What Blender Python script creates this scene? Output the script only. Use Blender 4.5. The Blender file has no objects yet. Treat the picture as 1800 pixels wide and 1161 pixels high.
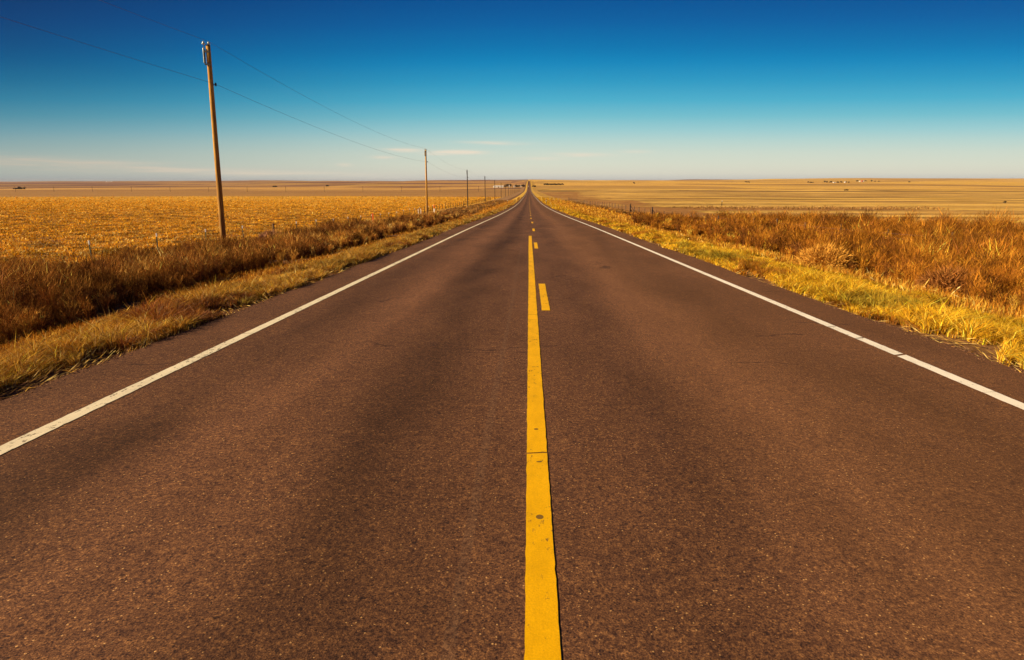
import bpy, math, random
import numpy as np
from mathutils import Vector, Matrix

random.seed(7)
rng = np.random.default_rng(11)
S = bpy.context.scene
COL = S.collection
R_ = math.radians

# ------------------------------------------------------------------ camera
FPX, CX, CY, YH = 1100.0, 900.0, 580.5, 318.0      # focal length / centre / horizon in photo pixels (1800 wide)
PITCH = math.atan((CY - YH) / FPX)
YAW = math.atan(30 * math.cos(PITCH) / FPX)
CAMZ = 1.61
cam_d = bpy.data.cameras.new('camera')
cam_d.sensor_width = 36
cam_d.lens = FPX / 1800 * 36
cam_d.clip_start = 0.05
cam_d.clip_end = 90000
cam = bpy.data.objects.new('camera', cam_d)
COL.objects.link(cam)
cam.location = (0, 0, CAMZ)
cam.rotation_euler = (math.pi / 2 - PITCH, 0, YAW)
S.camera = cam

# ------------------------------------------------------------------ sky
SUN_AZ, SUN_EL = R_(256), R_(24)                    # azimuth clockwise from +Y
sundir = Vector((math.sin(SUN_AZ) * math.cos(SUN_EL), math.cos(SUN_AZ) * math.cos(SUN_EL), math.sin(SUN_EL)))

def lin(c):
    return tuple(((v / 255) / 12.92 if v / 255 <= .04045 else ((v / 255 + .055) / 1.055) ** 2.4) for v in c)

class NT:
    """small helper for building node trees"""
    def __init__(s, tree):
        s.t = tree; s.n = tree.nodes; s.l = tree.links
    def new(s, typ, **kw):
        n = s.n.new(typ)
        for k, v in kw.items(): setattr(n, k, v)
        return n
    def put(s, sock, v):
        if isinstance(v, bpy.types.NodeSocket): s.l.new(v, sock)
        elif v is not None: sock.default_value = v
    def math(s, op, a, b=None, c=None, clamp=False):
        n = s.new('ShaderNodeMath', operation=op, use_clamp=clamp)
        for i, v in enumerate((a, b, c)):
            if v is not None: s.put(n.inputs[i], v)
        return n.outputs[0]
    def vmath(s, op, a, b=None):
        n = s.new('ShaderNodeVectorMath', operation=op)
        s.put(n.inputs[0], a)
        if b is not None: s.put(n.inputs[3] if op == 'SCALE' else n.inputs[1], b)
        return n.outputs[0]
    def mix(s, f, a, b, mode='MIX'):
        n = s.new('ShaderNodeMix', data_type='RGBA', blend_type=mode)
        s.put(n.inputs[0], f); s.put(n.inputs[6], a); s.put(n.inputs[7], b)
        return n.outputs[2]
    def noise(s, vec, scale, detail=3, rough=.55, dist=0):
        n = s.new('ShaderNodeTexNoise')
        s.put(n.inputs['Vector'], vec)
        n.inputs['Scale'].default_value = scale; n.inputs['Detail'].default_value = detail
        n.inputs['Roughness'].default_value = rough; n.inputs['Distortion'].default_value = dist
        return n.outputs['Fac']
    def ramp(s, f, stops, interp='LINEAR'):
        n = s.new('ShaderNodeValToRGB'); cr = n.color_ramp; cr.interpolation = interp
        while len(cr.elements) < len(stops): cr.elements.new(0.5)
        for e, (p, c) in zip(cr.elements, stops):
            e.position = p; e.color = (c[0], c[1], c[2], 1)
        s.put(n.inputs[0], f)
        return n.outputs[0]
    def maprange(s, v, a, b, c=0, d=1, smooth=False):
        n = s.new('ShaderNodeMapRange', interpolation_type='SMOOTHSTEP' if smooth else 'LINEAR')
        for i, q in enumerate((v, a, b, c, d)): s.put(n.inputs[i], q)
        return n.outputs[0]

world = bpy.data.worlds.new('World'); S.world = world; world.use_nodes = True
W = NT(world.node_tree); W.n.clear()
sky = W.new('ShaderNodeTexSky', sky_type='NISHITA')
sky.sun_disc = False; sky.sun_elevation = SUN_EL; sky.sun_rotation = SUN_AZ
sky.air_density = 1.0; sky.dust_density = 1.2; sky.ozone_density = 3.0
tc = W.new('ShaderNodeTexCoord')
sp = W.new('ShaderNodeSeparateXYZ'); W.put(sp.inputs[0], tc.outputs['Generated'])
dx_, dy_, dz_ = sp.outputs
az = W.math('ARCTAN2', dx_, dy_)                      # 0 down the road, positive to the right
hor = W.math('SQRT', W.math('ADD', W.math('MULTIPLY', dx_, dx_), W.math('MULTIPLY', dy_, dy_)))
el = W.math('ARCTAN2', dz_, hor)
elb = W.math('MULTIPLY', el, W.math('ADD', 1.0, W.math('MULTIPLY', W.math('POWER', W.math('ABSOLUTE', az), 2.0), 0.5)))
PXR = 1 / 1128
def ey(y): return (YH - y) * PXR * 1.0
SKYSTOPS = [(0, (186, 190, 188)), (.004, (202, 201, 192)), (.0115, (216, 213, 196)), (.024, (215, 218, 200)),
            (.041, (205, 217, 203)), (.058, (184, 212, 206)), (.074, (156, 204, 208)), (.0945, (116, 190, 205)), (.117, (76, 174, 203)),
            (.143, (44, 154, 195)), (.170, (10, 134, 188)), (.189, (0, 118, 178)), (.221, (0, 97, 163)), (.252, (0, 82, 148)), (.34, (0, 64, 128)), (1.0, (0, 40, 96))]
grad = W.ramp(W.math('DIVIDE', elb, 1.0), [(p, lin(c)) for p, c in SKYSTOPS], 'LINEAR')
# sky darkened towards the left: polarisation, plus lens falloff put into its colour
dk = W.maprange(az, -.95, .05, .24, 1.0, smooth=True)
dkm = W.math('MULTIPLY', W.math('SUBTRACT', 1.0, dk), W.maprange(el, 0.0, .14, .55, 1.0))
mk = W.math('SUBTRACT', 1.0, dkm)
mv = W.new('ShaderNodeCombineXYZ'); W.put(mv.inputs[0], W.math('POWER', mk, 1.15)); W.put(mv.inputs[1], W.math('POWER', mk, .90)); W.put(mv.inputs[2], W.math('POWER', mk, .72))
grad = W.mix(1.0, grad, mv.outputs[0], 'MULTIPLY')
# thin wisps of high cloud near the horizon: (azimuth, elevation, half widths, strength)
cv = W.new('ShaderNodeCombineXYZ'); W.put(cv.inputs[0], W.math('MULTIPLY', az, 5)); W.put(cv.inputs[1], W.math('MULTIPLY', el, 90))
cn = W.maprange(W.noise(cv.outputs[0], 1.6, 7, .62, .5), .40, .62, 0, 1)
cv2 = W.new('ShaderNodeCombineXYZ'); W.put(cv2.inputs[0], W.math('MULTIPLY', az, 3)); W.put(cv2.inputs[1], W.math('MULTIPLY', el, 220))
cn2 = W.maprange(W.noise(cv2.outputs[0], 1.2, 5, .6, .3), .38, .62, .25, 1)
def pix_dir(px, py):
    p = Vector(((px - CX) / FPX, -(py - CY) / FPX, -1))
    d = cam.rotation_euler.to_matrix() @ p
    return d.normalized()
masks = None
for px, py, wx, wy, st in [(60, 287, 230, 11, 1.0), (330, 300, 320, 7, .8), (716, 264, 30, 3.5, 1.2), (803, 268, 40, 3.2, 1.5), (770, 271, 26, 2.5, .8),
                           (868, 252, 42, 2.8, 1.0), (676, 277, 20, 3, .8), (605, 290, 12, 3, .7), (1118, 267, 24, 2.6, .7), (1020, 273, 50, 3.5, .6), (950, 279, 40, 3, .4)]:
    d = pix_dir(px, py); a0 = math.atan2(d.x, d.y); e0 = math.asin(d.z)
    ca = math.cos(a0)
    ga = W.math('POWER', W.math('DIVIDE', W.math('SUBTRACT', az, a0), wx / 1100 * ca * ca * 1.02), 2.0)
    tilt = W.math('SUBTRACT', W.math('SUBTRACT', el, e0), W.math('MULTIPLY', W.math('SUBTRACT', az, a0), -.012 if px > 500 else -.03))
    ge = W.math('POWER', W.math('DIVIDE', W.math('ABSOLUTE', tilt), wy / 1128 * ca), 2.0)
    g = W.math('MULTIPLY', W.math('EXPONENT', W.math('MULTIPLY', W.math('ADD', ga, ge), -1.0)), st)
    masks = g if masks is None else W.math('MAXIMUM', masks, g)
cf = W.math('MULTIPLY', masks, W.math('MULTIPLY', W.math('ADD', W.math('MULTIPLY', cn, 1.1), .65), W.math('ADD', W.math('MULTIPLY', cn2, .7), .35)), clamp=True)
grad = W.mix(W.math('MULTIPLY', cf, W.maprange(az, -.7, -.1, .8, 1.0)), grad, W.vmath('SCALE', (lin((232, 220, 200))), W.maprange(az, -.75, -.15, .66, 1.0)))
comb = W.mix(.015, W.vmath('SCALE', grad, 5.0), sky.outputs[0])
bg = W.new('ShaderNodeBackground'); W.put(bg.inputs[0], comb); bg.inputs[1].default_value = .1
wo = W.new('ShaderNodeOutputWorld'); W.l.new(bg.outputs[0], wo.inputs[0])

# ------------------------------------------------------------------ sun
sd = bpy.data.lights.new('sun', 'SUN'); sd.energy = 5.0; sd.angle = R_(.5); sd.color = (1, .80, .53)
so = bpy.data.objects.new('sun', sd); COL.objects.link(so)
so.rotation_euler = sundir.to_track_quat('Z', 'Y').to_euler(); so.location = (0, 0, 60)
S.view_settings.view_transform = 'Standard'; S.view_settings.look = 'None'
S.view_settings.exposure = 1.0; S.view_settings.gamma = 1
S.cycles.max_bounces = 5; S.cycles.diffuse_bounces = 2; S.cycles.glossy_bounces = 2
S.cycles.transmission_bounces = 2; S.cycles.transparent_max_bounces = 6; S.cycles.volume_bounces = 0

# ------------------------------------------------------------------ helpers
def tag(o, label=None, cat=None, group=None, kind=None):
    if label: o['label'] = label
    if cat: o['category'] = cat
    if group: o['group'] = group
    if kind: o['kind'] = kind
    return o

def empty(name, loc, label, cat, group=None, rz=0):
    o = bpy.data.objects.new(name, None); COL.objects.link(o)
    o.location = loc; o.rotation_euler = (0, 0, rz); o.empty_display_size = .3
    return tag(o, label, cat, group)

def mesh_np(name, V, F, mat, parent=None, colors=None, smooth=False):
    """V (n,3) array, F (m,3) or (m,4) array -> one mesh object"""
    V = np.asarray(V, np.float32); F = np.asarray(F, np.int32)
    me = bpy.data.meshes.new(name)
    k = F.shape[1]
    me.vertices.add(len(V)); me.vertices.foreach_set('co', V.ravel())
    me.loops.add(F.size); me.loops.foreach_set('vertex_index', F.ravel())
    me.polygons.add(len(F)); me.polygons.foreach_set('loop_start', np.arange(0, F.size, k, dtype=np.int32))
    me.update(calc_edges=True)
    if colors is not None:
        ca = me.color_attributes.new('tint', 'FLOAT_COLOR', 'POINT')
        c4 = np.ones((len(V), 4), np.float32); c4[:, :3] = colors
        ca.data.foreach_set('color', c4.ravel())
    me.polygons.foreach_set('use_smooth', np.full(len(F), bool(smooth)))
    me.materials.append(mat)
    o = bpy.data.objects.new(name, me); COL.objects.link(o)
    if parent: o.parent = parent
    return o

class MB:
    """collects polygons for one mesh object"""
    def __init__(s): s.v = []; s.f = []
    def poly(s, pts):
        i = len(s.v); s.v += [tuple(p) for p in pts]; s.f.append(tuple(range(i, i + len(pts))))
    def box(s, x0, x1, y0, y1, z0, z1, bev=0):
        i = len(s.v)
        s.v += [(x, y, z) for z in (z0, z1) for x, y in ((x0, y0), (x1, y0), (x1, y1), (x0, y1))]
        for q in ((0, 3, 2, 1), (4, 5, 6, 7), (0, 1, 5, 4), (1, 2, 6, 5), (2, 3, 7, 6), (3, 0, 4, 7)):
            s.f.append(tuple(i + a for a in q))
    def tube(s, pts, radii, n=8, cap=True):
        pts = [Vector(p) for p in pts]; rings = []
        for k, p in enumerate(pts):
            d = (pts[min(k + 1, len(pts) - 1)] - pts[max(k - 1, 0)]).normalized()
            ref = Vector((1, 0, 0)) if abs(d.x) < .9 else Vector((0, 0, 1))
            a = d.cross(ref).normalized(); b = d.cross(a)
            r = radii[k] if isinstance(radii, (list, tuple)) else radii
            i = len(s.v)
            for j in range(n):
                t = 2 * math.pi * j / n
                s.v.append(tuple(p + a * (r * math.cos(t)) + b * (r * math.sin(t))))
            rings.append(i)
        for r0, r1 in zip(rings, rings[1:]):
            for j in range(n):
                s.f.append((r0 + j, r0 + (j + 1) % n, r1 + (j + 1) % n, r1 + j))
        if cap:
            s.f.append(tuple(rings[0] + j for j in range(n))[::-1]); s.f.append(tuple(rings[-1] + j for j in range(n)))
    def lathe(s, prof, c=(0, 0, 0), n=12):
        s.tube([(c[0], c[1], c[2] + z + k * 1e-5) for k, (r, z) in enumerate(prof)], [max(r, 1e-3) for r, z in prof], n)
    def build(s, name, mat, parent=None, smooth=False):
        me = bpy.data.meshes.new(name); me.from_pydata(s.v, [], s.f); me.update()
        me.materials.append(mat)
        if smooth:
            for p in me.polygons: p.use_smooth = len(p.vertices) == 4
        o = bpy.data.objects.new(name, me); COL.objects.link(o)
        if parent: o.parent = parent
        return o

def vnoise(x, y, seed=0):
    x = np.asarray(x, float); y = np.asarray(y, float)
    xi = np.floor(x).astype(np.int64); yi = np.floor(y).astype(np.int64)
    fx = x - xi; fy = y - yi
    fx = fx * fx * (3 - 2 * fx); fy = fy * fy * (3 - 2 * fy)
    def h(a, b):
        n = (a * 374761393 + b * 668265263 + seed * 974634777) & 0xFFFFFFFF
        n = ((n ^ (n >> 13)) * 1274126177) & 0xFFFFFFFF
        return ((n ^ (n >> 16)) & 0xFFFFFF) / float(0xFFFFFF)
    return (h(xi, yi) * (1 - fx) + h(xi + 1, yi) * fx) * (1 - fy) + (h(xi, yi + 1) * (1 - fx) + h(xi + 1, yi + 1) * fx) * fy
def fbm(x, y, seed=0, o=3):
    r = 0; a = 1; t = 0
    for k in range(o):
        r = r + a * vnoise(x * 2 ** k, y * 2 ** k, seed + k * 17); t += a; a *= .5
    return r / t
def sstep(a, b, x):
    t = np.clip((np.asarray(x, float) - a) / (b - a), 0, 1); return t * t * (3 - 2 * t)

# ------------------------------------------------------------------ materials
def principled(name, color=(.5, .5, .5), rough=.8, metal=0, spec=.3):
    m = bpy.data.materials.new(name); m.use_nodes = True
    N = NT(m.node_tree); b = m.node_tree.nodes['Principled BSDF']
    b.inputs['Base Color'].default_value = (*color, 1); b.inputs['Roughness'].default_value = rough
    b.inputs['Metallic'].default_value = metal; b.inputs['Specular IOR Level'].default_value = spec
    return m, N, b
def simple(name, color, rough=.8, metal=0, scale=6, amt=.35, spec=.3):
    m, N, b = principled(name, color, rough, metal, spec)
    tcn = N.new('ShaderNodeTexCoord')
    f = N.noise(tcn.outputs['Object'], scale, 5, .6)
    c2 = tuple(v * (1 - amt) for v in color); c1 = tuple(min(1, v * (1 + amt * .6)) for v in color)
    N.put(b.inputs['Base Color'], N.mix(N.maprange(f, .3, .7), (*c2, 1), (*c1, 1)))
    return m

def foliage(name, trans=.35, hue=None):
    m = bpy.data.materials.new(name); m.use_nodes = True
    N = NT(m.node_tree); N.n.clear()
    at = N.new('ShaderNodeAttribute', attribute_name='tint')
    d = N.new('ShaderNodeBsdfDiffuse'); t = N.new('ShaderNodeBsdfTranslucent')
    N.put(d.inputs[0], at.outputs[0]); N.put(t.inputs[0], N.mix(1.0, at.outputs[0], (1.0, .8, .55, 1), 'MULTIPLY'))
    mx = N.new('ShaderNodeMixShader'); mx.inputs[0].default_value = trans
    N.l.new(d.outputs[0], mx.inputs[1]); N.l.new(t.outputs[0], mx.inputs[2])
    o = N.new('ShaderNodeOutputMaterial'); N.l.new(mx.outputs[0], o.inputs[0])
    return m
M_leaf = foliage('dry_grass', .16)
M_twig = foliage('dry_weeds', .10)
M_husk = foliage('corn_husk', .25)
M_crown = foliage('tree_foliage', .15)

# ground: field colours are stored per vertex, the soil and litter detail is procedural
m_ground, N, b = principled('soil_and_fields', rough=.95, spec=.1)
at = N.new('ShaderNodeAttribute', attribute_name='tint')
tcn = N.new('ShaderNodeTexCoord'); P = tcn.outputs['Object']
n1 = N.noise(P, 6, 6, .7); n2 = N.noise(P, .5, 4, .6); n3 = N.noise(P, .02, 4, .6)
v = N.math('MULTIPLY', N.maprange(n1, .25, .75, .45, 1.5), N.math('MULTIPLY', N.maprange(n2, .25, .75, .75, 1.25), N.maprange(n3, .25, .75, .85, 1.15)))
N.put(b.inputs['Base Color'], N.vmath('SCALE', at.outputs[0], v))
bp = N.new('ShaderNodeBump'); bp.inputs['Strength'].default_value = .6; bp.inputs['Distance'].default_value = .04
N.put(bp.inputs['Height'], n1); N.l.new(bp.outputs[0], b.inputs['Normal'])

# asphalt
LINE_L, LINE_R, YEL, DASH = -3.45, 3.95, .070, .262
m_road, N, b = principled('worn_asphalt', rough=.92, spec=.08)
tcn = N.new('ShaderNodeTexCoord'); P = tcn.outputs['Object']
sx = N.new('ShaderNodeSeparateXYZ'); N.put(sx.inputs[0], P)
# aggregate: fine stones, dark pits and a few pale chips
ag = N.noise(P, 125, 3, .75)
ag2 = N.noise(P, 46, 4, .7)
vo = N.new('ShaderNodeTexVoronoi'); N.put(vo.inputs['Vector'], P); vo.inputs['Scale'].default_value = 80
vs = N.new('ShaderNodeSeparateColor'); N.put(vs.inputs[0], vo.outputs['Color'])
chip = N.math('MULTIPLY', N.math('GREATER_THAN', vs.outputs[0], .965), N.math('LESS_THAN', vo.outputs['Distance'], .34))
pit = N.math('MULTIPLY', N.math('LESS_THAN', vs.outputs[1], .12), N.math('LESS_THAN', vo.outputs['Distance'], .42))
vo2 = N.new('ShaderNodeTexVoronoi'); N.put(vo2.inputs['Vector'], P); vo2.inputs['Scale'].default_value = 22
vs2 = N.new('ShaderNodeSeparateColor'); N.put(vs2.inputs[0], vo2.outputs['Color'])
pit2 = N.math('MULTIPLY', N.math('LESS_THAN', vs2.outputs[0], .10), N.math('LESS_THAN', vo2.outputs['Distance'], .24))
ag3 = N.noise(P, 11, 4, .7)
base = N.ramp(N.math('ADD', N.math('ADD', N.math('MULTIPLY', ag, .50), N.math('MULTIPLY', ag2, .38)), N.math('MULTIPLY', ag3, .12)),
              [(.36, (.016, .0085, .0085)), (.45, (.068, .030, .018)), (.54, (.148, .065, .029)), (.63, (.36, .165, .058))])
base = N.mix(N.math('MULTIPLY', chip, .8), base, (.55, .30, .11, 1))
base = N.mix(N.math('MULTIPLY', pit, .75), base, (.022, .012, .012, 1))
base = N.mix(N.math('MULTIPLY', pit2, .7), base, (.02, .011, .011, 1))
# long soft wear bands that follow the wheels, slightly wandering
st = N.new('ShaderNodeCombineXYZ'); N.put(st.inputs[0], sx.outputs[0]); N.put(st.inputs[1], N.math('MULTIPLY', sx.outputs[1], .05))
wob = N.math('ADD', sx.outputs[0], N.math('MULTIPLY', N.math('SUBTRACT', N.noise(st.outputs[0], .6, 2), .5), 1.0))
def band(c, w, s):
    g = N.math('EXPONENT', N.math('MULTIPLY', N.math('POWER', N.math('DIVIDE', N.math('ABSOLUTE', N.math('SUBTRACT', wob, c)), w), 2.0), -1.0))
    return N.math('MULTIPLY', g, s)
wear = N.math('ADD', N.math('ADD', band(-.95, .38, -.42), band(-2.8, .35, -.28)), N.math('ADD', band(-1.85, .5, .26), band(1.75, .5, .42)))
wear = N.math('ADD', wear, N.math('ADD', band(2.9, .45, -.12), band(.85, .4, -.12)))
pt = N.new('ShaderNodeCombineXYZ'); N.put(pt.inputs[0], sx.outputs[0]); N.put(pt.inputs[1], N.math('MULTIPLY', sx.outputs[1], .35))
patch = N.maprange(N.noise(pt.outputs[0], .9, 5, .6, .4), .3, .7, -.26, .28)
fac = N.math('ADD', N.math('ADD', 1.10, wear), patch)
# thin transverse and wandering cracks
ck = N.new('ShaderNodeCombineXYZ'); N.put(ck.inputs[0], N.math('MULTIPLY', sx.outputs[0], .30)); N.put(ck.inputs[1], sx.outputs[1])
cr = N.new('ShaderNodeTexVoronoi', feature='DISTANCE_TO_EDGE')
wv = N.new('ShaderNodeVectorMath', operation='ADD'); N.put(wv.inputs[0], ck.outputs[0])
nz = N.new('ShaderNodeTexNoise'); N.put(nz.inputs['Vector'], P); nz.inputs['Scale'].default_value = 2.2; nz.inputs['Detail'].default_value = 5
N.put(wv.inputs[1], N.vmath('SCALE', nz.outputs['Color'], .35))
N.put(cr.inputs['Vector'], wv.outputs[0]); cr.inputs['Scale'].default_value = .45
crk = N.math('MULTIPLY', N.math('LESS_THAN', cr.outputs['Distance'], .005), N.math('GREATER_THAN', N.noise(P, .55, 3), .56))
# sealed longitudinal joint left of the yellow line
jn = N.math('ABSOLUTE', N.math('SUBTRACT', N.math('ADD', sx.outputs[0], N.math('MULTIPLY', N.math('SUBTRACT', N.noise(st.outputs[0], 3, 3), .5), .10)), -.27))
tn = N.new('ShaderNodeCombineXYZ'); N.put(tn.inputs[0], N.math('MULTIPLY', sx.outputs[0], .8)); N.put(tn.inputs[1], N.math('MULTIPLY', sx.outputs[1], 1.6))
tarf = N.math('MULTIPLY', N.math('GREATER_THAN', N.noise(tn.outputs[0], 2.3, 5, .62, .6), .715), .65)
jf = N.math('MULTIPLY', N.math('LESS_THAN', jn, .028), N.maprange(ag2, .4, .65, 0, .45))
colr = N.vmath('SCALE', base, fac)
colr = N.mix(tarf, colr, (.030, .016, .014, 1))
colr = N.mix(N.maprange(wob, .8, 1.9, 0, .20, smooth=True), colr, (.21, .093, .028, 1))
colr = N.mix(jf, colr, (.17, .095, .055, 1))
colr = N.mix(N.math('MULTIPLY', crk, .55), colr, (.025, .014, .012, 1))
N.put(b.inputs['Base Color'], colr)
bp = N.new('ShaderNodeBump'); bp.inputs['Strength'].default_value = .55; bp.inputs['Distance'].default_value = .006
N.put(bp.inputs['Height'], N.math('ADD', ag, ag2)); N.l.new(bp.outputs[0], b.inputs['Normal'])

def paint(name, col, wearlo, wearhi, spots=()):
    m, N, b = principled(name, rough=.7, spec=.08)
    tcn = N.new('ShaderNodeTexCoord'); P = tcn.outputs['Object']
    sx = N.new('ShaderNodeSeparateXYZ'); N.put(sx.inputs[0], P)
    sq = N.new('ShaderNodeCombineXYZ'); N.put(sq.inputs[0], sx.outputs[0]); N.put(sq.inputs[1], N.math('MULTIPLY', sx.outputs[1], .45))
    w = N.noise(sq.outputs[0], 26, 6, .72); w2 = N.noise(P, 1.3, 3); fine = N.noise(P, 110, 3, .7)
    f = N.maprange(N.math('ADD', w, N.math('MULTIPLY', N.math('SUBTRACT', w2, .5), .35)), wearlo, wearhi)
    c = N.mix(N.maprange(fine, .3, .7), (*[v * .84 for v in col], 1), (*[min(1, v * 1.1) for v in col], 1))
    c = N.mix(N.maprange(w2, .35, .65, 0, .22), c, (*[v * .62 for v in col], 1))
    c = N.mix(N.maprange(N.noise(sq.outputs[0], 7, 5, .7), .45, .75, 0, .45), c, (*[v * .55 for v in col], 1))
    c = N.mix(f, c, (.06, .035, .024, 1))
    for x0, y0, rx, ry in spots:
        d = N.math('ADD', N.math('POWER', N.math('DIVIDE', N.math('ABSOLUTE', N.math('SUBTRACT', sx.outputs[0], x0)), rx), 2.0),
                   N.math('POWER', N.math('DIVIDE', N.math('ABSOLUTE', N.math('SUBTRACT', sx.outputs[1], y0)), ry), 2.0))
        c = N.mix(N.math('MULTIPLY', N.math('LESS_THAN', d, 1), .85), c, (.10, .055, .02, 1))
    N.put(b.inputs['Base Color'], c)
    bp = N.new('ShaderNodeBump'); bp.inputs['Strength'].default_value = .3; bp.inputs['Distance'].default_value = .004
    N.put(bp.inputs['Height'], fine); N.l.new(bp.outputs[0], b.inputs['Normal'])
    return m

m_wood, N, b = principled('weathered_pole_wood', rough=.85, spec=.15)
tcn = N.new('ShaderNodeTexCoord'); P = tcn.outputs['Object']
mp = N.new('ShaderNodeMapping'); mp.inputs['Scale'].default_value = (14, 14, .7); N.put(mp.inputs[0], P)
g = N.noise(mp.outputs[0], 2.2, 6, .65); g2 = N.noise(P, .55, 3)
c = N.ramp(g, [(.32, (.14, .06, .016)), (.46, (.44, .21, .038)), (.58, (.62, .34, .06)), (.7, (.74, .46, .11))])
sz = N.new('ShaderNodeSeparateXYZ'); N.put(sz.inputs[0], P)
lowf = N.math('MULTIPLY', N.maprange(sz.outputs[2], 6.5, 1.2, 0, .85), N.maprange(g2, .3, .6, .5, 1))
c = N.mix(lowf, c, (.16, .075, .03, 1))                  # preservative stain on the butt end
N.put(b.inputs['Base Color'], c)
bp = N.new('ShaderNodeBump'); bp.inputs['Strength'].default_value = .5; bp.inputs['Distance'].default_value = .01
N.put(bp.inputs['Height'], g); N.l.new(bp.outputs[0], b.inputs['Normal'])

m_wood_dark = simple('creosote_pole_wood', (.045, .028, .022), .85, scale=3)
m_wood_grey = simple('old_post_wood', (.12, .075, .045), .9, scale=5)
m_porc = simple('pale_porcelain', (.50, .56, .48), .25, scale=10, amt=.1, spec=.5)
m_iron = simple('dark_iron', (.05, .05, .055), .5, .6, scale=20)
m_wire = simple('wire', (.16, .10, .12), .8)
m_green = simple('green_steel_post', (.035, .06, .045), .6, .2, scale=9)
m_whitep = simple('white_post_paint', (.8, .77, .7), .5, scale=12, amt=.15)
m_orange = simple('orange_plastic', (.85, .16, .02), .5, scale=9, amt=.15)
m_barn = simple('white_barn_metal', (.74, .72, .68), .5, scale=.4, amt=.08)
m_roofg = simple('grey_roof', (.5, .5, .5), .6, scale=.4, amt=.12)
m_roofr = simple('red_roof', (.42, .07, .04), .7, scale=.5, amt=.2)
m_dark = simple('dark_opening', (.03, .03, .035), .5, scale=2)
m_glass = simple('dark_glass', (.02, .025, .03), .1, scale=2, spec=.6)
m_bark = simple('bark', (.09, .06, .045), .9, scale=3)
m_carw = simple('pale_car_paint', (.6, .62, .64), .3, scale=2, amt=.05, spec=.6)
m_card = simple('dark_car_paint', (.03, .035, .05), .3, scale=2, amt=.05, spec=.6)
m_tyre = simple('tyre_rubber', (.02, .02, .02), .8, scale=8)
m_lampr = simple('red_lens', (.4, .02, .02), .3, scale=8, amt=.1)
m_yel = paint('yellow_road_paint', (.80, .415, .0015), .60, .70,
              spots=[(.066, 2.93, .020, .024), (.062, 4.2, .016, .018), (.075, 3.63, .018, .012)])
m_wht = paint('white_road_paint', (.88, .79, .64), .60, .70)
m_wht_old = paint('faded_white_road_paint', (.78, .67, .46), .57, .64)

# ------------------------------------------------------------------ terrain
PK = np.array([(-60, 0.3), (-10, .29), (0, 0), (10, -.30), (35, -1.04), (70, -2.15), (115, -3.45), (194, -5.3), (300, -7.1), (479, -9.75),
               (800, -13.6), (1200, -17.6), (1750, -15.0), (2150, -7.6), (2600, -.6), (3000, -1.4), (4000, -6), (7000, -9), (12000, -15), (30000, -30)], float)
PK[0, 1] = 1.5; PK[1, 1] = .29
def hermite(xk, yk, x):
    m = np.gradient(yk, xk)
    d = np.diff(yk) / np.diff(xk)
    m[0] = d[0]; m[-1] = d[-1]
    i = np.clip(np.searchsorted(xk, x) - 1, 0, len(xk) - 2)
    h = xk[i + 1] - xk[i]; t = np.clip((x - xk[i]) / h, 0, 1)
    return ((2*t**3 - 3*t**2 + 1) * yk[i] + (t**3 - 2*t**2 + t) * h * m[i] + (-2*t**3 + 3*t**2) * yk[i+1] + (t**3 - t**2) * h * m[i+1])
def road_z(Y): return hermite(PK[:, 0], PK[:, 1], np.asarray(Y, float))

# far relief: apparent height of the land in each direction, turned into real elevations
UK = np.array([-.9, -.45, -.10, .10, .45, .9])
FY = np.array([480, 1200, 1750, 2600, 4000, 7000, 12000, 30000], float)
FT = np.array([
    [347.2, 338.4, 334.0, 330.2, 326.5, 323.2, 321.0, 320.0],
    [345.5, 338.2, 333.2, 329.5, 325.4, 322.0, 320.3, 319.4],
    [344.5, 337.0, 330.5, 325.0, 320.6, 319.6, 319.6, 319.4],
    [344.8, 336.2, 329.5, 322.4, 318.4, 318.0, 318.6, 318.6],
    [347.0, 336.5, 331.0, 326.0, 320.8, 317.4, 316.9, 316.6],
    [348.0, 337.5, 333.0, 328.0, 322.5, 317.8, 315.4, 314.6]])
def far_z(X, Y):
    Yc = np.maximum(Y, 480)
    u = np.clip(X / Yc, -.9, .9)
    ly = np.log(Yc); lk = np.log(FY)
    cols = np.stack([np.interp(ly, lk, FT[k]) for k in range(len(UK))])
    i = np.clip(np.searchsorted(UK, u) - 1, 0, len(UK) - 2)
    t = (u - UK[i]) / (UK[i + 1] - UK[i]); t = t * t * (3 - 2 * t)
    py = np.take_along_axis(cols, i[None], 0)[0] * (1 - t) + np.take_along_axis(cols, (i + 1)[None], 0)[0] * t
    z = CAMZ - (py - YH) * Yc / math.cos(YAW) * math.cos(PITCH) ** 2 / FPX
    roll = (fbm(X / 900, Y / 700, 3) - .5) * 26 * sstep(900, 3000, Yc) + (fbm(X / 3500, Y / 1800, 8) - .5) * 62 * sstep(3000, 8000, Yc)
    return z + roll
LX = np.array([-4000, -60, -19.5, -17, -12.5, -9, -7.2, -5.6, -4.5, 0, 4.85, 5.8, 8, 11, 16, 20, 45, 4000], float)
LZ = np.array([-1.35, -1.4, -1.4, -1.35, -1.15, -.88, -.5, -.12, -.05, -.05, -.05, -.10, -.45, -.85, -1.15, -1.2, -1.2, -1.2], float)
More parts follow.
